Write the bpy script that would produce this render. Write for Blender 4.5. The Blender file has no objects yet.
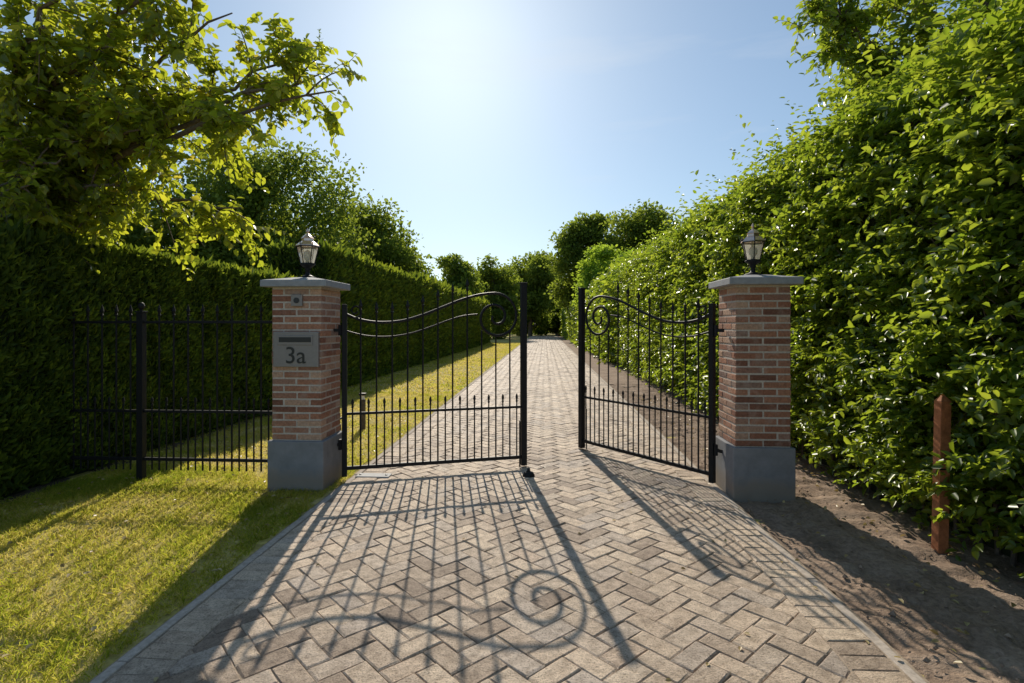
import bpy, math, random
import numpy as np
from mathutils import Vector, Matrix
random.seed(7); rng=np.random.default_rng(11)
scene=bpy.context.scene
COL=scene.collection

# ---------------------------------------------------------------- helpers
def new_mat(name):
    m=bpy.data.materials.new(name); m.use_nodes=True
    nt=m.node_tree; nt.nodes.clear()
    out=nt.nodes.new('ShaderNodeOutputMaterial')
    return m,nt,out
def N(nt,t,**kw):
    n=nt.nodes.new(t)
    for k,v in kw.items(): setattr(n,k,v)
    return n
def ramp(nt,stops,inp=None):
    r=nt.nodes.new('ShaderNodeValToRGB')
    e=r.color_ramp.elements
    while len(e)<len(stops): e.new(0.5)
    for i,(p,c) in enumerate(stops):
        e[i].position=p; e[i].color=(c[0],c[1],c[2],1)
    if inp is not None: nt.links.new(inp,r.inputs[0])
    return r
def noise(nt,scale,detail=4,rough=0.6,vec=None):
    n=nt.nodes.new('ShaderNodeTexNoise'); n.inputs['Scale'].default_value=scale
    n.inputs['Detail'].default_value=detail; n.inputs['Roughness'].default_value=rough
    if vec is not None: nt.links.new(vec,n.inputs['Vector'])
    return n
def mix(nt,a,b,fac,mode='MIX'):
    m=nt.nodes.new('ShaderNodeMix'); m.data_type='RGBA'; m.blend_type=mode
    for s,v in ((m.inputs[0],fac),(m.inputs[6],a),(m.inputs[7],b)):
        if isinstance(v,(int,float)): s.default_value=v
        elif isinstance(v,tuple): s.default_value=(v[0],v[1],v[2],1)
        else: nt.links.new(v,s)
    return m.outputs[2]
def coords(nt):
    g=nt.nodes.new('ShaderNodeNewGeometry'); return g.outputs['Position']
def attr(nt,name='rnd'):
    a=nt.nodes.new('ShaderNodeAttribute'); a.attribute_name=name; return a.outputs['Fac']
def bump(nt,h,strength,dist=0.01):
    b=nt.nodes.new('ShaderNodeBump'); b.inputs['Strength'].default_value=strength
    b.inputs['Distance'].default_value=dist; nt.links.new(h,b.inputs['Height']); return b.outputs[0]

def leaf_mat(name,stops,trans_stops,tfac=0.45,rough=0.45,spec=0.4):
    m,nt,out=new_mat(name)
    a=attr(nt)
    c1=ramp(nt,stops,a).outputs[0]; c2=ramp(nt,trans_stops,a).outputs[0]
    nz=noise(nt,1.3,2,0.6,coords(nt))
    v=ramp(nt,[(0.3,(0.7,0.75,0.7)),(0.7,(1.2,1.15,1.0))],nz.outputs[0]).outputs[0]
    c1=mix(nt,c1,v,1.0,'MULTIPLY')
    p=N(nt,'ShaderNodeBsdfPrincipled'); p.inputs['Roughness'].default_value=rough
    p.inputs['Specular IOR Level'].default_value=spec
    nt.links.new(c1,p.inputs['Base Color'])
    t=N(nt,'ShaderNodeBsdfTranslucent'); nt.links.new(c2,t.inputs[0])
    ms=N(nt,'ShaderNodeMixShader'); ms.inputs[0].default_value=tfac
    nt.links.new(p.outputs[0],ms.inputs[1]); nt.links.new(t.outputs[0],ms.inputs[2])
    nt.links.new(ms.outputs[0],out.inputs[0])
    return m
def simple(name,col,rough=0.6,metal=0.0,nscale=20,namp=0.25,bumpS=0.0,bdist=0.004,spec=0.5):
    m,nt,out=new_mat(name)
    p=N(nt,'ShaderNodeBsdfPrincipled'); nz=noise(nt,nscale,6,0.65,coords(nt))
    lo=tuple(c*(1-namp) for c in col); hi=tuple(c*(1+namp) for c in col)
    r=ramp(nt,[(0.3,lo),(0.7,hi)],nz.outputs[0])
    nt.links.new(r.outputs[0],p.inputs['Base Color'])
    p.inputs['Roughness'].default_value=rough; p.inputs['Metallic'].default_value=metal
    p.inputs['Specular IOR Level'].default_value=spec
    if bumpS: nt.links.new(bump(nt,nz.outputs[0],bumpS,bdist),p.inputs['Normal'])
    nt.links.new(p.outputs[0],out.inputs[0]); return m

def mk_mesh(name,V,F,mat=None,parent=None,rnd=None,smooth=False,loc=None):
    me=bpy.data.meshes.new(name); me.from_pydata([tuple(v) for v in V],[],F); me.update()
    if rnd is not None:
        a=me.attributes.new('rnd','FLOAT','POINT'); a.data.foreach_set('value',np.asarray(rnd,dtype=np.float32))
    o=bpy.data.objects.new(name,me); COL.objects.link(o)
    if mat: me.materials.append(mat)
    if smooth: me.polygons.foreach_set('use_smooth',[True]*len(me.polygons))
    if parent: o.parent=parent
    if loc: o.location=loc
    return o
def np_mesh(name,V,nper,faces,rnd,mat,parent=None):
    M=len(V)//nper; fl=len(faces[0]); nf=len(faces)
    idx=(np.arange(M)[:,None,None]*nper+np.array(faces)[None]).reshape(-1)
    me=bpy.data.meshes.new(name)
    me.vertices.add(len(V)); me.vertices.foreach_set('co',V.astype(np.float32).reshape(-1))
    me.loops.add(len(idx)); me.loops.foreach_set('vertex_index',idx.astype(np.int32))
    me.polygons.add(M*nf); me.polygons.foreach_set('loop_start',np.arange(M*nf,dtype=np.int32)*fl)
    try: me.polygons.foreach_set('loop_total',np.full(M*nf,fl,dtype=np.int32))
    except Exception: pass
    me.update(calc_edges=True)
    a=me.attributes.new('rnd','FLOAT','POINT'); a.data.foreach_set('value',np.repeat(rnd,nper).astype(np.float32))
    o=bpy.data.objects.new(name,me); COL.objects.link(o); me.materials.append(mat)
    if parent: o.parent=parent
    return o
def nrm(a): return a/np.maximum(np.linalg.norm(a,axis=1,keepdims=True),1e-9)
def leaves(name,P,A,Nn,L,W,mat,parent=None,rnd=None,fold=0.25,curl=0.15):
    A=nrm(A); Nn=nrm(Nn-A*np.sum(A*Nn,axis=1,keepdims=True)); S=np.cross(A,Nn)
    L=L[:,None]; W=W[:,None]
    b=P; t=P+A*L-Nn*L*curl
    def s(k,w,sg): return P+A*L*k+S*W*w*sg+Nn*W*fold-Nn*L*curl*k*k
    V=np.stack([b,s(.3,.48,1),s(.68,.40,1),t,s(.68,.40,-1),s(.3,.48,-1)],axis=1).reshape(-1,3)
    if rnd is None: rnd=rng.random(len(P))
    return np_mesh(name,V,6,[(0,1,2,3),(3,4,5,0)],rnd,mat,parent)
def wob(x,y,z,f=1.0,seed=0):
    return (np.sin(x*2.1*f+seed)+np.sin(y*2.7*f+1.7*seed+z*1.3*f)+np.sin(z*3.1*f-x*1.1*f+2.2*seed)
            +0.6*np.sin(y*6.3*f+z*5.1*f+seed)+0.6*np.sin(x*5.7*f-z*6.9*f+y*4.4*f+seed*3))/4.2
def shoots(P,D,L,n,leaf,lw=0.55,droop=0.2,var=0.25):
    D=nrm(D); M=len(P); k=np.tile(np.arange(n),M); i=np.repeat(np.arange(M),n)
    t=(k+0.6)/n
    up=np.array([0,0,1.0]); side=nrm(np.cross(D,up+0.4*rng.normal(size=(M,3))))
    pos=P[i]+D[i]*(L[i]*t)[:,None]; pos[:,2]-=droop*L[i]*t*t
    sg=np.where(k%2==0,1.0,-1.0)[:,None]
    A=D[i]*0.55+side[i]*sg*0.8+0.3*rng.normal(size=(M*n,3)); A[:,2]-=0.25
    nn=up+0.5*rng.normal(size=(M*n,3))+0.3*D[i]
    Ls=leaf*(1+var*rng.normal(size=M*n)).clip(.45,1.5)*(1-0.25*t)
    r=(rng.random(M)[i]*0.55+0.45*rng.random(M*n))
    return pos,A,nn,Ls,Ls*lw,r

class Buf:
    def __init__(s): s.v=[]; s.f=[]; s.r=[]
    def add(s,V,F,r=0.5):
        o=len(s.v); s.v+= [tuple(x) for x in V]; s.f+=[tuple(i+o for i in f) for f in F]; s.r+=[r]*len(V)
    def box(s,x0,x1,y0,y1,z0,z1,r=0.5):
        V=[(x0,y0,z0),(x1,y0,z0),(x1,y1,z0),(x0,y1,z0),(x0,y0,z1),(x1,y0,z1),(x1,y1,z1),(x0,y1,z1)]
        s.add(V,[(3,2,1,0),(4,5,6,7),(0,1,5,4),(1,2,6,5),(2,3,7,6),(3,0,4,7)],r)
    def tube(s,path,rad,sides=6,r=0.5,cap=True):
        path=[Vector(p) for p in path]; n=len(path)
        if not hasattr(rad,'__len__'): rad=[rad]*n
        V=[];F=[]; prev=None
        for i,p in enumerate(path):
            d=(path[min(i+1,n-1)]-path[max(i-1,0)]).normalized()
            if prev is None:
                a=d.orthogonal().normalized()
            else:
                a=(prev-d*prev.dot(d)).normalized()
            prev=a; b=d.cross(a)
            for k in range(sides):
                t=2*math.pi*(k+.5)/sides; V.append(p+(a*math.cos(t)+b*math.sin(t))*rad[i])
        for i in range(n-1):
            for k in range(sides):
                k2=(k+1)%sides; F.append((i*sides+k,i*sides+k2,(i+1)*sides+k2,(i+1)*sides+k))
        if cap:
            F.append(tuple(range(sides))[::-1]); F.append(tuple((n-1)*sides+k for k in range(sides)))
        s.add(V,F,r)
    def lathe(s,prof,cx,cy,sides=16,r=0.5,rot=0.0):
        V=[];F=[];n=len(prof)
        for (rad,z) in prof:
            for k in range(sides):
                t=2*math.pi*k/sides+rot; V.append((cx+rad*math.cos(t),cy+rad*math.sin(t),z))
        for i in range(n-1):
            for k in range(sides):
                k2=(k+1)%sides; F.append((i*sides+k,i*sides+k2,(i+1)*sides+k2,(i+1)*sides+k))
        F.append(tuple(range(sides))[::-1]); F.append(tuple((n-1)*sides+k for k in range(sides)))
        s.add(V,F,r)
    def obj(s,name,mat,parent=None,smooth=False,bevel=0):
        o=mk_mesh(name,s.v,s.f,mat,parent,s.r,smooth)
        if bevel:
            b=o.modifiers.new('bevel','BEVEL'); b.width=bevel; b.segments=2; b.limit_method='ANGLE'
        return o
def empty(name,loc=(0,0,0),rz=0):
    e=bpy.data.objects.new(name,None); COL.objects.link(e); e.location=loc; e.rotation_euler=(0,0,rz)
    e.empty_display_size=0.2; return e

# ---------------------------------------------------------------- materials
M_horn=leaf_mat('hornbeam_leaf',[(0,(.045,.09,.013)),(.5,(.09,.16,.021)),(.9,(.17,.24,.034)),(1,(.25,.22,.05))],
    [(0,(.26,.40,.02)),(1,(.62,.70,.055))],0.48,0.38,0.55)
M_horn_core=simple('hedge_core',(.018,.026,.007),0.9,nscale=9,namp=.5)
M_thuja=leaf_mat('conifer_spray',[(0,(.03,.055,.011)),(.6,(.06,.105,.018)),(1,(.115,.175,.026))],
    [(0,(.14,.22,.02)),(1,(.50,.58,.04))],0.38,0.6,0.2)
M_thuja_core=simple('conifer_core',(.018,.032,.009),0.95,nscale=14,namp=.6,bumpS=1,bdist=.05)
M_apple=leaf_mat('broad_leaf',[(0,(.045,.08,.014)),(.5,(.08,.13,.02)),(.85,(.13,.18,.027)),(1,(.22,.16,.04))],
    [(0,(.40,.50,.025)),(.8,(.78,.80,.05)),(1,(.8,.6,.07))],0.52,0.40,0.5)
M_bg=leaf_mat('background_leaf',[(0,(.04,.07,.016)),(.6,(.08,.125,.024)),(1,(.13,.18,.035))],
    [(0,(.24,.34,.03)),(1,(.50,.58,.06))],0.45,0.6,0.2)
M_bgl=leaf_mat('bright_leaf',[(0,(.10,.19,.03)),(1,(.16,.28,.04))],
    [(0,(.4,.6,.04)),(1,(.65,.78,.07))],0.5,0.6,0.2)
M_grass=leaf_mat('grass_blade',[(0,(.15,.20,.02)),(.35,(.31,.33,.04)),(.6,(.52,.46,.09)),(1,(.70,.57,.22))],
    [(0,(.42,.56,.03)),(.45,(.76,.74,.08)),(1,(.92,.74,.24))],0.48,0.6,0.2)
M_bark=simple('bark',(.13,.10,.075),0.9,nscale=30,namp=.4,bumpS=.8,bdist=.01)
M_iron=simple('painted_iron',(.012,.012,.013),0.6,nscale=60,namp=.3,spec=.25)
M_stone=simple('bluestone',(.29,.295,.305),0.75,nscale=18,namp=.16,bumpS=.3,bdist=.003)
def plinth_mat():
    m,nt,out=new_mat('grey_render'); pos=coords(nt)
    n1=noise(nt,6,6,.65,pos); n2=noise(nt,70,4,.6,pos)
    c=ramp(nt,[(.3,(.18,.182,.19)),(.7,(.27,.27,.28))],n1.outputs[0]).outputs[0]
    sp=N(nt,'ShaderNodeSeparateXYZ'); nt.links.new(pos,sp.inputs[0])
    ad=N(nt,'ShaderNodeMath',operation='MULTIPLY_ADD'); nt.links.new(n1.outputs[0],ad.inputs[0]); ad.inputs[1].default_value=-.22; nt.links.new(sp.outputs[2],ad.inputs[2])
    f=ramp(nt,[(.0,(.75,.75,.75)),(.10,(0,0,0))],ad.outputs[0]).outputs[0]
    c=mix(nt,c,(.26,.21,.16),f)
    p=N(nt,'ShaderNodeBsdfPrincipled'); p.inputs['Roughness'].default_value=.85; p.inputs['Specular IOR Level'].default_value=.25
    nt.links.new(c,p.inputs['Base Color']); nt.links.new(bump(nt,n2.outputs[0],.3,.004),p.inputs['Normal'])
    nt.links.new(p.outputs[0],out.inputs[0]); return m
M_plinth=plinth_mat()
M_mortar=simple('mortar',(.52,.45,.38),0.95,nscale=70,namp=.25,bumpS=.5,bdist=.003)
M_steel=simple('mailbox_metal',(.25,.225,.21),0.5,metal=.15,nscale=40,namp=.08)
M_dark=simple('dark_plastic',(.01,.01,.012),0.4)
M_post=simple('hardwood_stake',(.40,.15,.065),0.75,nscale=25,namp=.35,bumpS=.4,spec=.2)
M_kerb=simple('concrete_kerb',(.46,.39,.32),0.95,nscale=40,namp=.25,bumpS=.4,spec=.2)
M_copper=simple('lantern_metal',(.75,.55,.42),0.3,metal=.9,nscale=30,namp=.2)

def brick_mat():
    m,nt,out=new_mat('clay_brick'); pos=coords(nt); a=attr(nt)
    c=ramp(nt,[(0,(.20,.095,.065)),(.2,(.33,.145,.09)),(.45,(.43,.21,.13)),(.65,(.31,.165,.12)),(.85,(.55,.35,.24)),(1,(.23,.145,.12))],a).outputs[0]
    nz=noise(nt,45,6,.7,pos); n2=noise(nt,9,4,.6,pos)
    v=ramp(nt,[(.3,(.6,.6,.6)),(.7,(1.28,1.26,1.22))],nz.outputs[0]).outputs[0]
    c=mix(nt,c,v,1.0,'MULTIPLY')
    f=ramp(nt,[(.52,(0,0,0)),(.78,(.5,.5,.5))],n2.outputs[0]).outputs[0]
    c=mix(nt,c,(.54,.43,.35),f)
    p=N(nt,'ShaderNodeBsdfPrincipled'); p.inputs['Roughness'].default_value=.88; p.inputs['Specular IOR Level'].default_value=.2
    nt.links.new(c,p.inputs['Base Color']); nt.links.new(bump(nt,nz.outputs[0],.8,.008),p.inputs['Normal'])
    nt.links.new(p.outputs[0],out.inputs[0]); return m
M_brick=brick_mat()
def paver_mat(name,mult=1.0):
    m,nt,out=new_mat(name); pos=coords(nt); a=attr(nt)
    c=ramp(nt,[(0,(.37,.28,.21)),(.2,(.57,.45,.34)),(.45,(.71,.57,.43)),(.62,(.55,.46,.38)),(.8,(.78,.63,.47)),(1,(.62,.48,.36))],a).outputs[0]
    fine=noise(nt,110,5,.75,pos); med=noise(nt,18,5,.65,pos); big=noise(nt,.7,4,.6,pos)
    v=ramp(nt,[(.36,(.40,.37,.34)),(.48,(.96,.96,.96)),(.7,(1.2,1.19,1.17))],fine.outputs[0]).outputs[0]
    c=mix(nt,c,v,.9,'MULTIPLY')
    v2=ramp(nt,[(.33,(.62,.59,.56)),(.6,(1.08,1.07,1.06))],med.outputs[0]).outputs[0]
    c=mix(nt,c,v2,.9,'MULTIPLY')
    v3=ramp(nt,[(.35,(.80,.77,.74)),(.62,(1.08,1.07,1.05))],big.outputs[0]).outputs[0]
    c=mix(nt,c,v3,.9,'MULTIPLY')
    p=N(nt,'ShaderNodeBsdfPrincipled'); p.inputs['Roughness'].default_value=.72
    p.inputs['Specular IOR Level'].default_value=.35
    nt.links.new(c,p.inputs['Base Color'])
    ad=N(nt,'ShaderNodeMath',operation='ADD'); nt.links.new(fine.outputs[0],ad.inputs[0]); nt.links.new(med.outputs[0],ad.inputs[1])
    nt.links.new(bump(nt,ad.outputs[0],.9,.010),p.inputs['Normal'])
    nt.links.new(p.outputs[0],out.inputs[0]); return m
M_paver=paver_mat('worn_paver')
def ground_mat(name,stops,scale,bs=.6,bd=.02):
    m,nt,out=new_mat(name); pos=coords(nt)
    n1=noise(nt,scale,8,.7,pos); n2=noise(nt,scale*14,5,.7,pos)
    c=ramp(nt,stops,n1.outputs[0]).outputs[0]
    v=ramp(nt,[(.3,(.6,.6,.6)),(.7,(1.3,1.3,1.3))],n2.outputs[0]).outputs[0]
    c=mix(nt,c,v,1.0,'MULTIPLY')
    p=N(nt,'ShaderNodeBsdfPrincipled'); p.inputs['Roughness'].default_value=.95; p.inputs['Specular IOR Level'].default_value=.15
    nt.links.new(c,p.inputs['Base Color']); nt.links.new(bump(nt,n2.outputs[0],bs,bd),p.inputs['Normal'])
    nt.links.new(p.outputs[0],out.inputs[0]); return m
M_lawn=ground_mat('lawn_ground',[(.3,(.28,.24,.06)),(.5,(.46,.38,.12)),(.7,(.58,.47,.20))],1.6)
M_soil=ground_mat('soil',[(.3,(.20,.14,.10)),(.5,(.30,.215,.155)),(.7,(.42,.32,.24))],2.2,.8,.02)
M_soil2=ground_mat('dark_soil',[(.3,(.06,.045,.03)),(.5,(.10,.075,.05)),(.7,(.15,.12,.08))],3,.9,.02)
M_sand=ground_mat('joint_sand',[(.3,(.22,.17,.12)),(.55,(.37,.29,.21)),(.75,(.50,.40,.30))],5,.4,.004)

# ---------------------------------------------------------------- ground
mk_mesh('ground',[(-300,-60,-.03),(300,-60,-.03),(300,540,-.03),(-300,540,-.03)],[(0,1,2,3)],M_lawn)
def lawn_sheet(name,x0,x1,y0,y1,step,mat,amp=.012,z=0.0,seed=0):
    xs=np.linspace(x0,x1,max(2,int((x1-x0)/step))); ys=np.linspace(y0,y1,max(2,int((y1-y0)/step)))
    X,Y=np.meshgrid(xs,ys); Z=z+amp*wob(X,Y,X*0+Y*.3,2.5,seed)+amp*.7*wob(X,Y,Y*.8,9,seed+3)
    if amp>.02: Z+=rng.normal(size=X.shape)*amp*.16
    V=np.stack([X,Y,Z],-1).reshape(-1,3); nx=len(xs); F=[]
    for j in range(len(ys)-1):
        for i in range(nx-1):
            a=j*nx+i; F.append((a,a+1,a+nx+1,a+nx))
    return mk_mesh(name,V.tolist(),F,mat,smooth=True)
XL,XR=-1.62,1.32
EL,ER=XL-.285,XR+.285
lawn=lawn_sheet('lawn',-5.2,EL+.01,-1,60,.2,M_lawn,.012,-.004)
lawn_sheet('soil_bed',ER-.005,4.2,.2,14,.035,M_soil,.03,.0,2)
lawn_sheet('soil_bed',ER-.005,4.2,14,90,.25,M_soil,.02,.0,2)
lawn_sheet('soil_bed',-5.4,-4.5,0,11.6,.06,M_soil2,.02,.004,5)

YE=75
drive=empty('driveway')
mk_mesh('joint_sand',[(EL,-1,.007),(ER,-1,.007),(ER,YE+2,.007),(EL,YE+2,.007)],[(0,1,2,3)],M_sand,drive)
def clip(poly,x0,x1,y0,y1):
    for ax,lim,sg in ((0,x0,1),(0,x1,-1),(1,y0,1),(1,y1,-1)):
        out=[]; n=len(poly)
        for i in range(n):
            a=poly[i]; b=poly[(i+1)%n]; da=(a[ax]-lim)*sg; db=(b[ax]-lim)*sg
            if da>=0: out.append(a)
            if (da>=0)!=(db>=0):
                t=da/(da-db); out.append((a[0]+(b[0]-a[0])*t,a[1]+(b[1]-a[1])*t))
        poly=out
        if len(poly)<3: return []
    return poly
pb=Buf()
def add_paver(poly,fine=True):
    n=len(poly)
    cx=sum(p[0] for p in poly)/n; cy=sum(p[1] for p in poly)/n
    area=abs(sum(poly[i][0]*poly[(i+1)%n][1]-poly[(i+1)%n][0]*poly[i][1] for i in range(n)))/2
    if area<.0012: return
    def ins(d,z):
        r=[]
        for p in poly:
            dx=cx-p[0];dy=cy-p[1];l=math.hypot(dx,dy)+1e-9; k=min(d*1.5/l,.6); r.append((p[0]+dx*k,p[1]+dy*k,z))
        return r
    h=.014+random.uniform(-.0028,.0026); tx=random.uniform(-.028,.028); ty=random.uniform(-.028,.028)
    ja=random.uniform(-.028,.028); ox=random.uniform(-.002,.002); oy=random.uniform(-.002,.002)
    def rt(p): return (cx+ox+(p[0]-cx)-(p[1]-cy)*ja, cy+oy+(p[1]-cy)+(p[0]-cx)*ja)
    poly=[rt(p) for p in poly]
    j=lambda a:random.uniform(-a,a)
    A=[(x,y,-.004) for x,y,z in ins(.0010,0)]
    B=[(x+j(.002),y+j(.002),h-.005+(x-cx)*tx+(y-cy)*ty) for x,y,z in ins(.0020,0)]
    C=[(x+j(.003),y+j(.003),h+(x-cx)*tx+(y-cy)*ty) for x,y,z in ins(.0090,0)]
    F=[tuple(range(2*n,3*n))]
    for i in range(n):
        i2=(i+1)%n; F.append((i,i2,n+i2,n+i)); F.append((n+i,n+i2,2*n+i2,2*n+i))
    pb.add(A+B+C,F,random.random())
s=.112; c45=math.sqrt(.5)
def rot(a,b): return ((a-b)*c45*s,(a+b)*c45*s)
lim=int((YE+4)/s/c45/1.0)+40
for i in range(-60,lim):
    for j in range(-60,lim):
        m=(i-j)%4
        if m not in (0,3): continue
        x,y=rot(i,j)
        if x<XL-.4 or x>XR+.4 or y<.3 or y>YE: continue
        q=[(i,j),(i+2,j),(i+2,j+1),(i,j+1)] if m==0 else [(i,j),(i+1,j),(i+1,j+2),(i,j+2)]
        p=clip([rot(a,b) for a,b in q],XL,XR,.3,YE)
        if p: add_paver(p)
y=.3
while y<YE:
    add_paver([(XL-.215,y),(XL,y),(XL,y+.107),(XL-.215,y+.107)])
    add_paver([(XR,y),(XR+.215,y),(XR+.215,y+.107),(XR,y+.107)]); y+=.107
pav=pb.obj('pavers',M_paver,drive)
kb=Buf(); y=.3
while y<YE:
    for x in (XL-.27,XR+.22):
        dz=random.uniform(-.004,.004); kb.box(x,x+.05,y+.003,y+.997,-.1,.014+dz)
    y+=1
kb.obj('kerb',M_kerb,drive,bevel=.006)

# ---------------------------------------------------------------- pillars
def pillar(cx,cy,mailbox):
    e=empty('brick_pillar')
    b=Buf(); b.box(cx-.26,cx+.26,cy-.26,cy+.26,-.05,.45); b.obj('plinth',M_plinth,e,bevel=.008)
    b=Buf(); h=.2265; b.box(cx-h,cx+h,cy-h,cy+h,.45,1.845); b.obj('mortar_core',M_mortar,e)
    b=Buf(); W=.23; bh=.0485; dz=.0628
    for c in range(22):
        z=.457+c*dz
        g=.007; sh=random.uniform(-.006,.006)
        L=[(-W,sh-g),(sh+g,W)]
        A=[]
        for (a,bb) in L: A+= [(a,bb,-W,-W+.103),(a,bb,W-.103,W)]
        A+=[(-W,-W+.103,-W+.118,W-.118),(W-.103,W,-W+.118,W-.118)]
        for (x0,x1,y0,y1) in A:
            if c%2: x0,x1,y0,y1=y0,y1,x0,x1
            t=random.uniform(-.002,.0025); u=random.uniform(-.002,.002)
            b.box(cx+x0-t,cx+x1+t,cy+y0-t,cy+y1+t,z+u,z+bh+u,random.random())
    b.obj('bricks',M_brick,e,bevel=.004)
    b=Buf(); k=.305
    V=[(-k,-k,1.845),(k,-k,1.845),(k,k,1.845),(-k,k,1.845),(-k,-k,1.905),(k,-k,1.905),(k,k,1.905),(-k,k,1.905),
       (-.09,-.09,1.945),(.09,-.09,1.945),(.09,.09,1.945),(-.09,.09,1.945)]
    V=[(x+cx,y+cy,z) for x,y,z in V]
    b.add(V,[(3,2,1,0),(0,1,5,4),(1,2,6,5),(2,3,7,6),(3,0,4,7),(4,5,9,8),(5,6,10,9),(6,7,11,10),(7,4,8,11),(8,9,10,11)])
    b.obj('capstone',M_stone,e,bevel=.006)
    if mailbox:
        f=cy-.233
        b=Buf(); b.box(cx-.205,cx+.215,f-.03,f+.004,1.12,1.44); b.obj('mailbox_plate',M_steel,e,bevel=.006)
        b=Buf(); b.box(cx-.16,cx+.165,f-.037,f-.031,1.32,1.405); b.obj('mailbox_flap',M_steel,e,bevel=.003)
        b=Buf(); b.box(cx-.145,cx+.15,f-.0395,f-.0372,1.345,1.39); b.obj('mail_slot',M_dark,e)
        cu=bpy.data.curves.new('house_number','FONT'); cu.body='3a'; cu.size=.215; cu.extrude=.002; cu.align_x='CENTER'
        o=bpy.data.objects.new('house_number',cu); COL.objects.link(o); o.parent=e
        o.location=(cx+.005,f-.033,1.155); o.rotation_euler=(math.pi/2,0,0); cu.materials.append(M_dark)
        b=Buf(); b.box(cx-.045,cx+.06,f-.018,f+.004,1.67,1.775); b.obj('doorbell_housing',M_steel,e,bevel=.004)
        b=Buf(); b.tube([(cx+.008,f-.017,1.722),(cx+.008,f-.024,1.722)],.026,16); b.obj('doorbell_lens',M_dark,e)
    return e
LP=(-2.25,5.05); RP=(1.87,5.03)
pillar(*LP,True); pillar(*RP,False)

def glass():
    m,nt,out=new_mat('lantern_glass')
    g=N(nt,'ShaderNodeBsdfGlossy'); g.inputs['Roughness'].default_value=.03
    t=N(nt,'ShaderNodeBsdfTransparent'); t.inputs[0].default_value=(.93,.95,.95,1)
    fr=N(nt,'ShaderNodeFresnel'); fr.inputs[0].default_value=1.6
    ms=N(nt,'ShaderNodeMixShader'); nt.links.new(fr.outputs[0],ms.inputs[0]); nt.links.new(t.outputs[0],ms.inputs[1]); nt.links.new(g.outputs[0],ms.inputs[2])
    tl=N(nt,'ShaderNodeBsdfTranslucent'); tl.inputs[0].default_value=(.9,.88,.8,1)
    m2=N(nt,'ShaderNodeMixShader'); m2.inputs[0].default_value=.3
    nt.links.new(ms.outputs[0],m2.inputs[1]); nt.links.new(tl.outputs[0],m2.inputs[2])
    nt.links.new(m2.outputs[0],out.inputs[0]); return m
M_glass=glass(); M_bulb=simple('bulb_white',(.85,.8,.7),.4)
def lantern(cx,cy):
    e=empty('lantern'); z=1.944
    b=Buf(); b.lathe([(.075,z),(.075,z+.012),(.045,z+.022),(.022,z+.035),(.018,z+.07),(.03,z+.078),(.02,z+.09),(.045,z+.108),(.066,z+.125),(.07,z+.135),(.062,z+.137)],cx,cy,20)
    b.obj('base',M_iron,e,smooth=True)
    b=Buf(); n=6
    for k in range(n):
        t=2*math.pi*k/n+.3; c_,s_=math.cos(t),math.sin(t)
        b.tube([(cx+.06*c_,cy+.06*s_,z+.13),(cx+.1*c_,cy+.1*s_,z+.30)],.0045,6)
        b.tube([(cx+.1*c_,cy+.1*s_,z+.30),(cx+.112*c_,cy+.112*s_,z+.315),(cx+.105*c_,cy+.105*s_,z+.34)],.005,5)
        t2=t+2*math.pi/n
        for rr,zz in ((.1,.30),(.062,.138)):
            b.tube([(cx+rr*c_,cy+rr*s_,z+zz),(cx+rr*math.cos(t2),cy+rr*math.sin(t2),z+zz)],.006,6)
    b.obj('frame',M_iron,e)
    b=Buf(); b.lathe([(.057,z+.138),(.096,z+.298)],cx,cy,6,rot=.3); b.f=b.f[:-2]; b.obj('glass',M_glass,e)
    b=Buf(); b.lathe([(.112,z+.302),(.108,z+.31),(.07,z+.345),(.055,z+.352),(.052,z+.375),(.06,z+.378),(.035,z+.405),(.012,z+.418),(.009,z+.43),(.017,z+.442),(.012,z+.455),(.003,z+.475)],cx,cy,6,rot=.3)
    b.obj('roof',M_copper,e)
    b=Buf(); b.lathe([(.018,z+.137),(.018,z+.17),(.032,z+.19),(.04,z+.22),(.03,z+.25),(.004,z+.268)],cx,cy,12); b.obj('bulb',M_bulb,e,smooth=True)
lantern(*LP); lantern(*RP)

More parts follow.
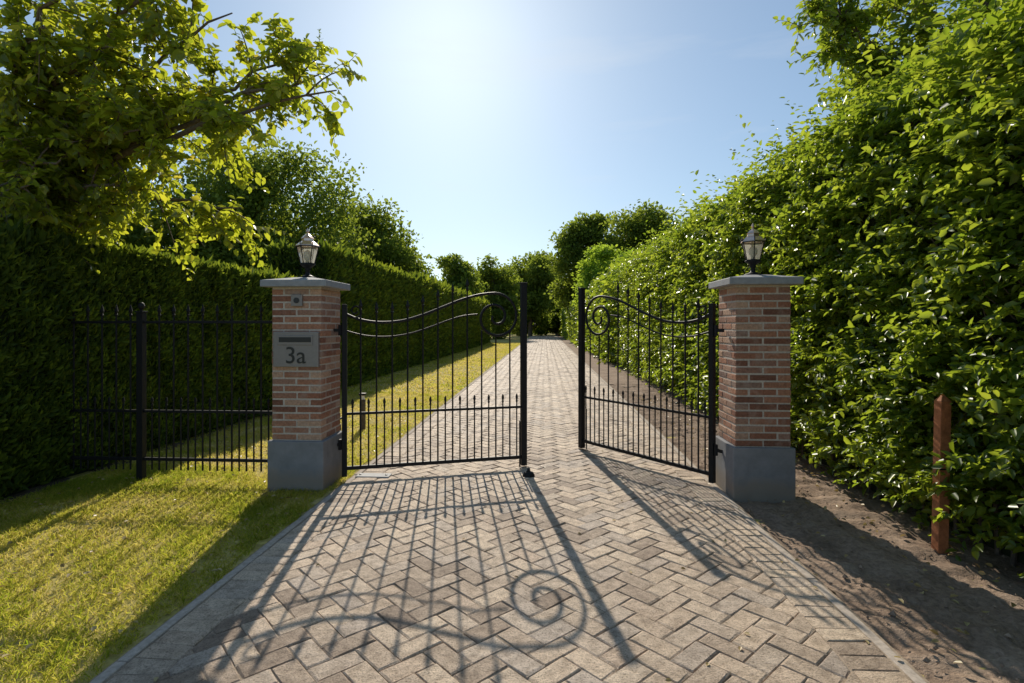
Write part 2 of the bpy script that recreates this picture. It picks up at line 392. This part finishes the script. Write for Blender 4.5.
# ---------------------------------------------------------------- gates
def spear(b,x,z,y=0,s=1.0):
    b.lathe([(.009,z-.004),(.015*s,z+.002),(.015*s,z+.012),(.008,z+.018),(.0185*s,z+.045),(.013*s,z+.07),(.001,z+.115*s)],x,y,6)
def catmull(pts,n=10):
    out=[]
    P=[pts[0]]+list(pts)+[pts[-1]]
    for i in range(1,len(P)-2):
        for k in range(n):
            t=k/n; a,b_,c,d=[np.array(q,float) for q in P[i-1:i+3]]
            out.append(tuple(.5*((2*b_)+(-a+c)*t+(2*a-5*b_+4*c-d)*t*t+(-a+3*b_-3*c+d)*t**3)))
    out.append(tuple(pts[-1])); return out
def gate(hinge,free):
    hx,hy=hinge; ang=math.atan2(free[1]-hy,free[0]-hx); L=1.8
    e=empty('driveway_gate',(hx,hy,0),ang)
    b=Buf(); b.box(-.024,.024,-.024,.024,.04,1.70); b.obj('hinge_stile',M_iron,e,bevel=.003)
    b=Buf(); b.box(L-.03,L+.03,-.03,.03,.03,1.93); b.box(L-.035,L+.035,-.035,.035,1.93,1.945); b.obj('lock_stile',M_iron,e,bevel=.003)
    b=Buf()
    for z in (.35,1.45):
        b.tube([(-.04,0,z-.05),(-.04,0,z+.05)],.018,10); b.box(-.12,-.03,-.012,.012,z-.015,z+.015)
    b.obj('hinges',M_iron,e)
    r=Buf()
    r.box(.024,L-.03,-.014,.014,.10,.135); r.box(.024,L-.03,-.012,.012,.63,.655)
    r.obj('rails',M_iron,e,bevel=.002)
    up=[(.022,1.60),(.15,1.55),(.33,1.525),(.54,1.54),(.75,1.60),(.95,1.68),(1.15,1.76),(1.33,1.81),(1.49,1.83)]
    upc=catmull(up); cx,cz=1.50,1.58
    sp=[]
    for k in range(0,61):
        t=k/60; a=math.pi/2-t*2*math.pi*1.8; rr=.25*(1-t)+.03*t
        if k>0: sp.append((cx+rr*math.cos(a),cz+rr*math.sin(a)))
    c=Buf(); c.tube([(x,0,z) for x,z in upc+sp],.0145,6)
    lo=catmull([(.022,1.44),(.2,1.395),(.4,1.385),(.6,1.41),(.8,1.47),(1.0,1.545),(1.15,1.59),(1.31,1.61)])
    c.tube([(x,0,z) for x,z in lo],.0085,6)
    v=[]
    for k in range(31):
        t=k/30; a=-math.pi*.55+t*2*math.pi*1.3; rr=.065*(1-t)+.015*t; v.append((.10+rr*math.cos(a),0,1.635+rr*math.sin(a)))
    c.tube(v,.009,6)
    c.obj('scroll_rail',M_iron,e,smooth=True)
    fx=[p[0] for p in upc]; fz=[p[1] for p in upc]
    bars=Buf(); n=12; st=L/ n
    for i in range(1,n):
        x=i*st
        if x<1.28:
            zt=np.interp(x,fx,fz)+.09; bars.tube([(x,0,.11),(x,0,zt)],.009,6); spear(bars,x,zt)
        else:
            zt=cz-math.sqrt(max(0,.2**2-(x-cx)**2)) if abs(x-cx)<.2 else 1.5
            bars.tube([(x,0,.11),(x,0,zt)],.009,6)
    for i in range(n):
        x=(i+.5)*st
        if .04<x<L-.04: bars.tube([(x,0,.11),(x,0,.70)],.0078,6); spear(bars,x,.70,s=.75)
    bars.obj('bars',M_iron,e)
    b=Buf(); b.tube([(L-.05,-.03,.02),(L-.05,-.03,.5)],.008,8); b.obj('drop_bolt',M_iron,e)
gate((-1.93,5.15),(-.22,5.725))
gate((1.545,5.15),(.44,6.57))
e=empty('iron_fence')
b=Buf()
for z0,z1 in ((1.515,1.54),(.655,.68),(.19,.22)): b.box(-4.95,-2.49,5.04,5.062,z0,z1)
b.obj('rails',M_iron,e,bevel=.002)
b=Buf(); x=-4.88; k=0
while x<-2.54:
    if abs(x+3.9)>.05:
        b.tube([(x,5.051,.10),(x,5.051,1.59)],.009,6); spear(b,x,1.59,5.051)
    xm=x+.0725
    if abs(xm+3.9)>.04 and xm<-2.54: b.tube([(xm,5.051,.10),(xm,5.051,.72)],.0078,6); spear(b,xm,.72,5.051,.75)
    x+=.145
b.obj('bars',M_iron,e)
b=Buf(); b.box(-3.93,-3.87,5.02,5.08,-.05,1.62); b.box(-3.938,-3.862,5.012,5.088,1.62,1.635)
b.lathe([(.012,1.635),(.012,1.65),(.028,1.665),(.032,1.685),(.022,1.71),(.004,1.722)],-3.9,5.05,14)
b.obj('post',M_iron,e,bevel=.002)
e=empty('gate_stop',(-.16,5.36,.012)); b=Buf(); b.lathe([(.06,0),(.06,.015),(.045,.04),(.02,.05)],0,0,18); b.obj('dome',M_iron,e,smooth=True)
b=Buf(); b.box(-.015,.015,-.012,.03,.045,.075); b.obj('catch',M_iron,e,bevel=.003)
e=empty('gate_drive_cover'); b=Buf(); b.box(-1.85,-1.52,5.22,5.35,.005,.022); b.obj('plate',simple('galvanised',(.3,.3,.3),.75,metal=.1),e,bevel=.004)
b=Buf()
for xx in (-1.82,-1.56): b.lathe([(.012,.022),(.012,.028),(.006,.03)],xx,5.285,8)
b.obj('bolts',M_dark,e)
for (x,y,h) in ((-2.62,7.7,.52),(-2.6,6.7,.34)):
    e=empty('garden_bollard',(x,y,0)); b=Buf(); b.box(-.035,.035,-.035,.035,-.05,h-.09); b.obj('post',M_bark,e,bevel=.004)
    b=Buf(); b.lathe([(.03,h-.09),(.03,h-.03)],0,0,12); b.obj('lens',M_bulb,e); b=Buf(); b.box(-.045,.045,-.045,.045,h-.03,h); b.obj('cap',M_iron,e,bevel=.006)
e=empty('wooden_stake',(2.60,3.76,0)); e.rotation_euler=(0,math.radians(1.2),.1)
b=Buf(); b.box(-.035,.035,-.03,.03,-.1,1.0); b.add([(-.035,-.03,1.0),(.035,-.03,1.0),(.035,.03,1.0),(-.035,.03,1.0),(0,0,1.05)],[(0,1,4),(1,2,4),(2,3,4),(3,0,4)]); b.obj('shaft',M_post,e,bevel=.003)
b=Buf(); b.box(-.037,.037,-.033,-.0305,.55,.56); b.obj('wire_tie',M_dark,e)

# ---------------------------------------------------------------- hedges
def core(name,x0,x1,y0,y1,h,mat,parent,step=.25,amp=.06,seed=0):
    V=[];F=[]
    prof=[]
    for z in np.linspace(0,h,max(3,int(h/step))): prof.append((x0,z))
    for x in np.linspace(x0,x1,5)[1:-1]: prof.append((x,h))
    for z in np.linspace(h,0,max(3,int(h/step))): prof.append((x1,z))
    ys=np.linspace(y0,y1,max(2,int((y1-y0)/step))); n=len(prof)
    for y in ys:
        for (x,z) in prof:
            w=float(wob(np.float64(x),np.float64(y),np.float64(z),1.5,seed))*amp
            sx=-1 if x<=x0+1e-6 else (1 if x>=x1-1e-6 else 0)
            V.append((x+sx*w,y,max(z+(w if z>=h-1e-6 else 0),-.02)))
    for j in range(len(ys)-1):
        for i in range(n-1): a=j*n+i; F.append((a,a+1,a+n+1,a+n))
    F.append(tuple(range(n))[::-1]); F.append(tuple((len(ys)-1)*n+i for i in range(n)))
    return mk_mesh(name,V,F,mat,parent,smooth=False)
def surf(n,x0,x1,y0,y1,h,side,ends=0,topw=1.0,zmin=.05):
    Ly=y1-y0; Lx=x1-x0
    areas=np.array([Ly*h,Ly*Lx*topw,Lx*h*ends]); cnt=(n*areas/areas.sum()).astype(int)
    P=[];O=[]
    xs=x0 if side<0 else x1
    P.append(np.stack([np.full(cnt[0],xs),rng.uniform(y0,y1,cnt[0]),zmin+(h-zmin)*rng.random(cnt[0])],1)); O.append(np.tile([side,0,0.],(cnt[0],1)))
    P.append(np.stack([rng.uniform(x0,x1,cnt[1]),rng.uniform(y0,y1,cnt[1]),np.full(cnt[1],h)],1)); O.append(np.tile([0,0,1.],(cnt[1],1)))
    if cnt[2]>0:
        P.append(np.stack([rng.uniform(x0,x1,cnt[2]),np.full(cnt[2],y0),zmin+(h-zmin)*rng.random(cnt[2])],1)); O.append(np.tile([0,-1.,0],(cnt[2],1)))
    return np.concatenate(P),np.concatenate(O)
hh=empty('hornbeam_hedge')
core('light_block_core',3.0,3.9,.6,110,3.2,M_horn_core,hh,.3,.1,4)  # solid dark box added inside the hedge to stop light passing through
def horn(tag,y0,y1,ns,n,leaf,Ls,seed,jag):
    P,O=surf(ns,2.82,4.0,y0,y1,3.38,-1,0,.45,.10)
    w=wob(P[:,0],P[:,1],P[:,2],1.0,seed); w2=wob(P[:,0],P[:,1],P[:,2],2.7,seed+2)
    P=P+O*(w*.13+w2*.13)[:,None]-O*rng.random(len(P))[:,None]**1.5*.24
    keep=(w2+rng.normal(size=len(P))*.30)>-.30
    low=(O[:,0]<0)&(P[:,2]<.35); keep&=~(low&(rng.random(len(P))<.45))
    P=P[keep];O=O[keep]
    D=O*.8+.55*rng.normal(size=P.shape); D[:,2]+=.35
    L=Ls*(.6+.8*rng.random(len(P))); topm=O[:,2]>.5; L[topm]*=1+jag*rng.random(topm.sum())**3
    D[topm,2]+=.6
    t=shoots(P,D,L,n,leaf)
    leaves('foliage_'+tag,t[0],t[1],t[2],t[3],t[4],M_horn,hh,t[5])
horn('near',.8,8,8000,12,.080,.27,1,2.4)
horn('middle',8,20,6500,10,.11,.34,1,2.0)
horn('far',20,110,12000,7,.27,.6,1,1.0)
tb=Buf()
for k in range(420):
    y=random.uniform(1.2,8); z=random.uniform(.05,3.2); x=random.uniform(2.78,2.95)
    tb.tube([(x+.15,y,z-.1),(x+.02,y+random.uniform(-.1,.1),z+.05),(x-random.uniform(.02,.1),y+random.uniform(-.2,.2),z+.22)],[.006,.004,.002],4)
for k in range(46):
    y=.9+k*.16+random.uniform(-.04,.04); x=2.93+random.uniform(-.05,.05)
    tb.tube([(x,y,-.05),(x+.02,y+random.uniform(-.08,.08),.5),(x+random.uniform(-.1,.05),y+random.uniform(-.2,.2),1.2)],[.016,.013,.008],6)
tb.obj('stems',M_bark,hh)

def conifer(name,x0,x1,y0,y1,h,specs,seed,ends):
    e=empty(name)
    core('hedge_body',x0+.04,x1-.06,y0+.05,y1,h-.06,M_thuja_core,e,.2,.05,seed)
    for i,(a,b,n,L) in enumerate(specs):
        P,O=surf(n,x0,x1,a,b,h,1,ends if i==0 else 0,.9,.02)
        w=wob(P[:,0],P[:,1],P[:,2],1.5,seed); w2=wob(P[:,0],P[:,1],P[:,2],4.5,seed+1)
        P=P+O*(w*.06+w2*.045)[:,None]-O*rng.random(len(P))[:,None]*.09
        A=O*.55+.45*rng.normal(size=P.shape); A[:,2]+=.75
        nn=O+.6*rng.normal(size=P.shape)
        Ls=L*(.6+.8*rng.random(len(P))); tp=O[:,2]>.5; Ls[tp]*=1+1.2*rng.random(tp.sum())**2
        r=(.5+.4*w2+.25*rng.normal(size=len(P))).clip(0,1)
        leaves('foliage_%d'%i,P,A,nn,Ls,Ls*.34,M_thuja,e,r,.2,.1)
conifer('conifer_hedge',-5.9,-4.62,2.5,11.4,2.3,[(2.5,7.5,78000,.068),(7.5,11.4,26000,.085)],2,0)
conifer('conifer_hedge',-6.1,-4.72,11.6,46,3.1,[(11.6,20,40000,.13),(20,46,40000,.22)],6,1)

# ---------------------------------------------------------------- trees
def bez(p0,p1,p2,n):
    out=[]
    for i in range(n):
        t=i/(n-1); out.append(Vector(p0)*(1-t)**2+Vector(p1)*2*t*(1-t)+Vector(p2)*t*t)
    return out
def big_tree(name,base,fork,tips,mat,nside,ntw,nl,leaf,r0=.14,sl=(.5,1.0),lw=.6):
    e=empty(name); b=Buf(); P=[];D=[];Ls=[]
    base=Vector(base); fork=Vector(fork)
    tp=bez(base,base*.5+fork*.5+Vector((.08,.05,0)),fork,8)
    b.tube(tp,[r0*(1.25-.5*i/7) for i in range(8)],12)
    for tip in tips:
        tip=Vector(tip); midp=(fork+tip)/2+Vector((random.uniform(-.2,.2),random.uniform(-.3,.3),.45))
        ln=(tip-fork).length
        path=bez(fork,midp,tip,16)
        for i in range(1,15): path[i]+=Vector([random.gauss(0,.03) for _ in range(3)])
        b.tube(path,[r0*.34*(1-i/15)**.9+.006 for i in range(16)],8)
        for s_ in range(int(nside*ln/3)):
            t=random.uniform(.22,1.0); k=min(int(t*15),14); p=path[k]
            fw=(path[k+1]-path[k]).normalized()
            d=(fw*.6+Vector([random.gauss(0,.7) for _ in range(3)])).normalized()
            l=random.uniform(*sl)*(1.15-.5*t)
            q=bez(p,p+d*l*.5+Vector((0,0,.08)),p+d*l-Vector((0,0,.16*l)),6)
            b.tube(q,[.011,.009,.0075,.006,.0045,.003],5)
            for w in range(ntw):
                tt=random.uniform(.1,1); kk=min(int(tt*5),4); pp=q[kk].lerp(q[kk+1],random.random())
                P.append(pp); dd=(d*.5+Vector([random.gauss(0,.6) for _ in range(3)])); dd.z-=.15
                D.append(dd); Ls.append(random.uniform(.16,.36))
    b.obj('trunk_and_limbs',M_bark,e,smooth=True)
    P=np.array([tuple(p) for p in P]); D=np.array([tuple(p) for p in D]); Ls=np.array(Ls)
    tw=Buf()
    for p,d,l in zip(P,nrm(D),Ls):
        q=p+d*l; q2=p+d*l*.5; q[2]-=.2*l; q2[2]-=.05*l
        tw.tube([tuple(p),tuple(q2),tuple(q)],[.0035,.0028,.0015],3)
    tw.obj('twigs',M_bark,e)
    t=shoots(P,D,Ls,nl,leaf,lw,.2)
    leaves('crown_foliage',t[0],t[1],t[2],t[3],t[4],mat,e,t[5],.2,.2)
big_tree('fruit_tree',(-6.9,5.9,0),(-6.5,5.7,2.3),
   [(-1.95,5.0,3.7),(-2.2,5.2,3.95),(-2.4,5.3,4.2),(-2.9,4.9,4.4),(-3.1,5.4,2.7),(-3.9,5.2,2.85),(-3.7,4.8,3.3),(-4.4,4.7,3.0),(-3.6,5.6,4.0),(-4.6,5.3,4.4),(-3.2,5.0,5.1),(-4.6,4.6,2.75),(-4.4,5.0,5.2),(-3.9,4.4,4.6),(-3.0,4.6,4.8)],
   M_apple,16,9,8,.098,.15,(.4,.85),.66)
big_tree('beech_tree',(6.2,7.6,0),(5.9,7.3,2.6),
   [(3.35,6.6,4.8),(3.6,6.3,5.4),(4.1,6.0,4.7),(4.5,6.0,5.5),(5.2,5.8,5.0),(5.0,7.0,6.2),(4.1,6.8,6.1),(5.6,6.0,5.8),(4.7,5.2,4.4),(3.7,7.0,4.6),(3.0,6.4,5.2),(3.2,6.2,5.0)],
   M_horn,18,9,8,.095,.13,(.4,.85))

def bg_tree(name,x,y,h,r,n,leaf,mat,crown0=.25,ncl=55,seed=0):
    rg=np.random.default_rng(seed); e=empty(name)
    zc=h*(crown0+1)/2; rz=h*(1-crown0)/2
    u=nrm(rg.normal(size=(ncl,3))); rr=rg.random(ncl)**.4
    C=np.stack([x+u[:,0]*r*rr*.85,y+u[:,1]*r*rr*.85,zc+u[:,2]*rz*rr*.88],1)
    cr=r*(.15+.2*rg.random(ncl))
    w=cr**2; w/=w.sum(); idx=rg.choice(ncl,n,p=w)
    d=nrm(rg.normal(size=(n,3))); q=rg.random(n)**.45
    P=C[idx]+d*(cr[idx]*q*(1+.22*rg.normal(size=n)))[:,None]*np.array([1.15,1.15,.8])
    P[:,2]=np.abs(P[:,2])
    A=d+.8*rg.normal(size=(n,3)); nn=d*.6+.7*rg.normal(size=(n,3)); nn[:,2]+=.5
    Ls=leaf*(.6+.8*rg.random(n)); rn=(.45*rg.random(ncl)[idx]+.55*rg.random(n))
    leaves('crown_foliage',P,A,nn,Ls,Ls*.62,mat,e,rn,.2,.2)
    b=Buf(); b.tube([(x,y,-.1),(x+.1,y,h*.3),(x,y+.1,h*.6),(x,y,h*.85)],[r*.07,r*.055,r*.035,r*.01],8)
    for k in range(0,ncl,3):
        z0=min(C[k][2]*.7,h*.6); b.tube([(x,y,z0),tuple((np.array([x,y,z0])+C[k])/2+np.array([0,0,.1])),tuple(C[k])],[r*.025,r*.018,r*.006],5)
    b.obj('trunk_and_limbs',M_bark,e)
bg_tree('oak_tree',-12.0,22,9.6,4.2,42000,.17,M_bg,.1,120,1)
bg_tree('oak_tree',-16.5,19,7.4,3.9,14000,.22,M_bg,.05,60,2)
bg_tree('ash_tree',-9.7,30,8.4,3.4,26000,.20,M_bg,.05,85,3)
bg_tree('ash_tree',-7.8,46,7.8,2.7,12000,.27,M_bg,.05,50,4)
bg_tree('oak_tree',-5.6,60,9.2,3.4,15000,.31,M_bg,.02,70,5)
bg_tree('oak_tree',-2.0,74,12.0,4.8,20000,.36,M_bg,.02,80,6)
bg_tree('oak_tree',1.8,86,9.5,3.6,9000,.42,M_bg,.02,50,16)
bg_tree('birch_tree',3.7,33,7.5,2.0,13000,.17,M_bgl,.1,50,7)
bg_tree('oak_tree',4.0,52,12.8,3.7,24000,.28,M_bg,.1,85,8)
bg_tree('oak_tree',9.0,48,12.6,4.7,30000,.28,M_bg,.1,105,9)
bg_tree('oak_tree',13,50,11,3.6,11000,.30,M_bg,.1,60,10)
for i,(x,y,h,r) in enumerate(((-3.6,77,3.4,2.2),(-.6,79,2.8,2.0),(2.0,78,3.6,2.0),(-5.5,58,3.6,2.2))):
    bg_tree('garden_shrub',x,y,h,r,5000,.24,M_bgl if i==1 else M_bg,0,30,30+i)
rg=np.random.default_rng(5); n=34000
cxs=np.concatenate([rg.uniform(-70,-4,60),rg.uniform(-6,70,60)]); cys=rg.uniform(95,130,120); chh=rg.uniform(6,12,120)
idx=rg.integers(0,120,n); d=nrm(rg.normal(size=(n,3)))
P=np.stack([cxs[idx]+d[:,0]*4.5,cys[idx]+d[:,1]*4,chh[idx]*.5+d[:,2]*chh[idx]*.5],1)+rg.normal(size=(n,3))*.5
P[:,2]=np.abs(P[:,2]); L=rg.uniform(.5,1.1,n)
leaves('distant_trees',P,rg.normal(size=(n,3)),d+.6*rg.normal(size=(n,3)),L,L*.7,M_bg)

# ---------------------------------------------------------------- grass
def grass(name,x0,x1,y0,y1,n,h,w,seed=0,yellow=0.0):
    P=np.stack([rng.uniform(x0,x1,n),rng.uniform(y0,y1,n),np.zeros(n)],1)
    e=.06*wob(P[:,1],P[:,1]*2,P[:,1],3,1)
    P=P[(P[:,0]<x1-.05+e)]; n=len(P)
    px=P[:,0]+.25*np.sin(P[:,1]*1.9+1); py=P[:,1]+.3*np.sin(P[:,0]*2.3)
    f=wob(px,py,px*.7,1.3,seed); f2=wob(py,px,py*.4,5,seed+4)
    keep=rng.random(n)<(.68+.55*f2+.35*f).clip(.12,1); P=P[keep]; f=f[keep]; f2=f2[keep]; n=len(P)
    A=.6*rng.normal(size=(n,3)); A[:,2]=.75; A=nrm(A)
    H=h*(.5+.9*rng.random(n))*(1+.4*f2); S=nrm(np.cross(A,rng.normal(size=(n,3))))*w
    bend=.35*rng.normal(size=(n,3)); bend[:,2]=-.15
    m1=P+A*H[:,None]*.55; t=P+A*H[:,None]+bend*H[:,None]*.6
    V=np.stack([P-S,P+S,m1+S*.8,t,m1-S*.8],1).reshape(-1,3)
    r=(.47+yellow-.38*f-.22*f2+.22*rng.normal(size=n)).clip(0,1)
    np_mesh(name,V,5,[(0,1,2,3,4)],r,M_grass,gr)
gr=empty('grass')
grass('blades_front',-4.55,EL+.03,.9,5.6,130000,.036,.0022,1,.02)
grass('blades_middle',-4.72,EL+.03,5.6,12,65000,.034,.004,1,.2)
grass('blades_far',-4.8,EL+.03,12,46,45000,.045,.012,1,.25)
M_dry=leaf_mat('dry_leaf',[(0,(.35,.24,.10)),(1,(.6,.48,.26))],[(0,(.3,.2,.06)),(1,(.5,.4,.15))],.25)
n=320
P=np.stack([rng.uniform(-4.4,-1.95,n),rng.uniform(1.2,9,n),np.full(n,.03)],1); nn=np.tile([0,0,1.],(n,1))+.3*rng.normal(size=(n,3))
leaves('fallen_leaves',P,rng.normal(size=(n,3))*np.array([1,1,.1]),nn,np.full(n,.04),np.full(n,.025),M_dry)
n=70
P=np.stack([rng.uniform(-1.9,1.6,n),rng.uniform(1.5,9,n),np.full(n,.021)],1); P[:,0]=np.where(rng.random(n)<.6,1.6-rng.random(n)**2*1.2,P[:,0]); nn=np.tile([0,0,1.],(n,1))+.2*rng.normal(size=(n,3))
leaves('drive_leaves',P,rng.normal(size=(n,3))*np.array([1,1,.05]),nn,np.full(n,.03),np.full(n,.018),M_dry)
n=350
P=np.stack([rng.uniform(1.8,2.9,n),rng.uniform(1.0,12,n),np.full(n,.04)],1); nn=np.tile([0,0,1.],(n,1))+.5*rng.normal(size=(n,3))
leaves('leaf_litter',P,rng.normal(size=(n,3))*np.array([1,1,.15]),nn,np.full(n,.04),np.full(n,.024),M_dry)
cb=Buf()
for k in range(900):
    x=random.uniform(ER+.02,3.0); y=random.uniform(.9,9); r=random.uniform(.003,.012)*(1 if random.random()<.93 else 2)
    V=[]
    for (a,b_,c_) in ((1,0,0),(-1,0,0),(0,1,0),(0,-1,0),(0,0,1),(0,0,-1)):
        q=r*random.uniform(.6,1.3); V.append((x+a*q,y+b_*q,.012+c_*q*.8))
    cb.add(V,[(0,2,4),(2,1,4),(1,3,4),(3,0,4),(2,0,5),(1,2,5),(3,1,5),(0,3,5)])
cb.obj('soil_clods',M_soil)

# ---------------------------------------------------------------- light, sky, camera
az=math.radians(-10.4); el=math.radians(30)
sd=Vector((math.sin(az)*math.cos(el),math.cos(az)*math.cos(el),math.sin(el)))
ld=bpy.data.lights.new('sun','SUN'); ld.energy=5; ld.angle=math.radians(.5); ld.color=(1,.91,.77)
lo=bpy.data.objects.new('sun',ld); COL.objects.link(lo); lo.rotation_euler=(-sd).to_track_quat('-Z','Y').to_euler()
w=bpy.data.worlds.new('World'); scene.world=w; w.use_nodes=True; nt=w.node_tree
bg=nt.nodes['Background']; sk=nt.nodes.new('ShaderNodeTexSky'); sk.sky_type='NISHITA'; sk.sun_disc=False
sk.sun_elevation=el; sk.sun_rotation=az; sk.dust_density=.5; sk.air_density=1.0; sk.ozone_density=1.3
gm=nt.nodes.new('ShaderNodeGamma'); gm.inputs[1].default_value=.7; nt.links.new(sk.outputs[0],gm.inputs[0])
tint=mix(nt,gm.outputs[0],(1.0,1.19,1.33),1.0,'MULTIPLY')
tc=nt.nodes.new('ShaderNodeTexCoord'); mp=nt.nodes.new('ShaderNodeMapping'); mp.inputs['Scale'].default_value=(1.2,1.0,7); mp.inputs['Rotation'].default_value=(0,.25,0)
nt.links.new(tc.outputs['Generated'],mp.inputs[0]); cn=noise(nt,2.2,5,.55,mp.outputs[0])
cf=ramp(nt,[(.55,(0,0,0)),(.8,(.3,.3,.3))],cn.outputs[0]).outputs[0]
sky=mix(nt,tint,(5.2,5.5,5.8),cf)
nt.links.new(sky,bg.inputs[0]); bg.inputs[1].default_value=.15
cam=bpy.data.cameras.new('camera'); co=bpy.data.objects.new('camera',cam); COL.objects.link(co)
co.location=(0,0,1.5); co.rotation_euler=(math.pi/2,0,math.radians(3.46))
cam.sensor_width=36; cam.lens=545/1024*36; cam.shift_y=-16.5/1024; cam.clip_end=1500; cam.clip_start=.05
scene.camera=co
scene.view_settings.view_transform='Standard'; scene.view_settings.look='None'; scene.view_settings.exposure=0
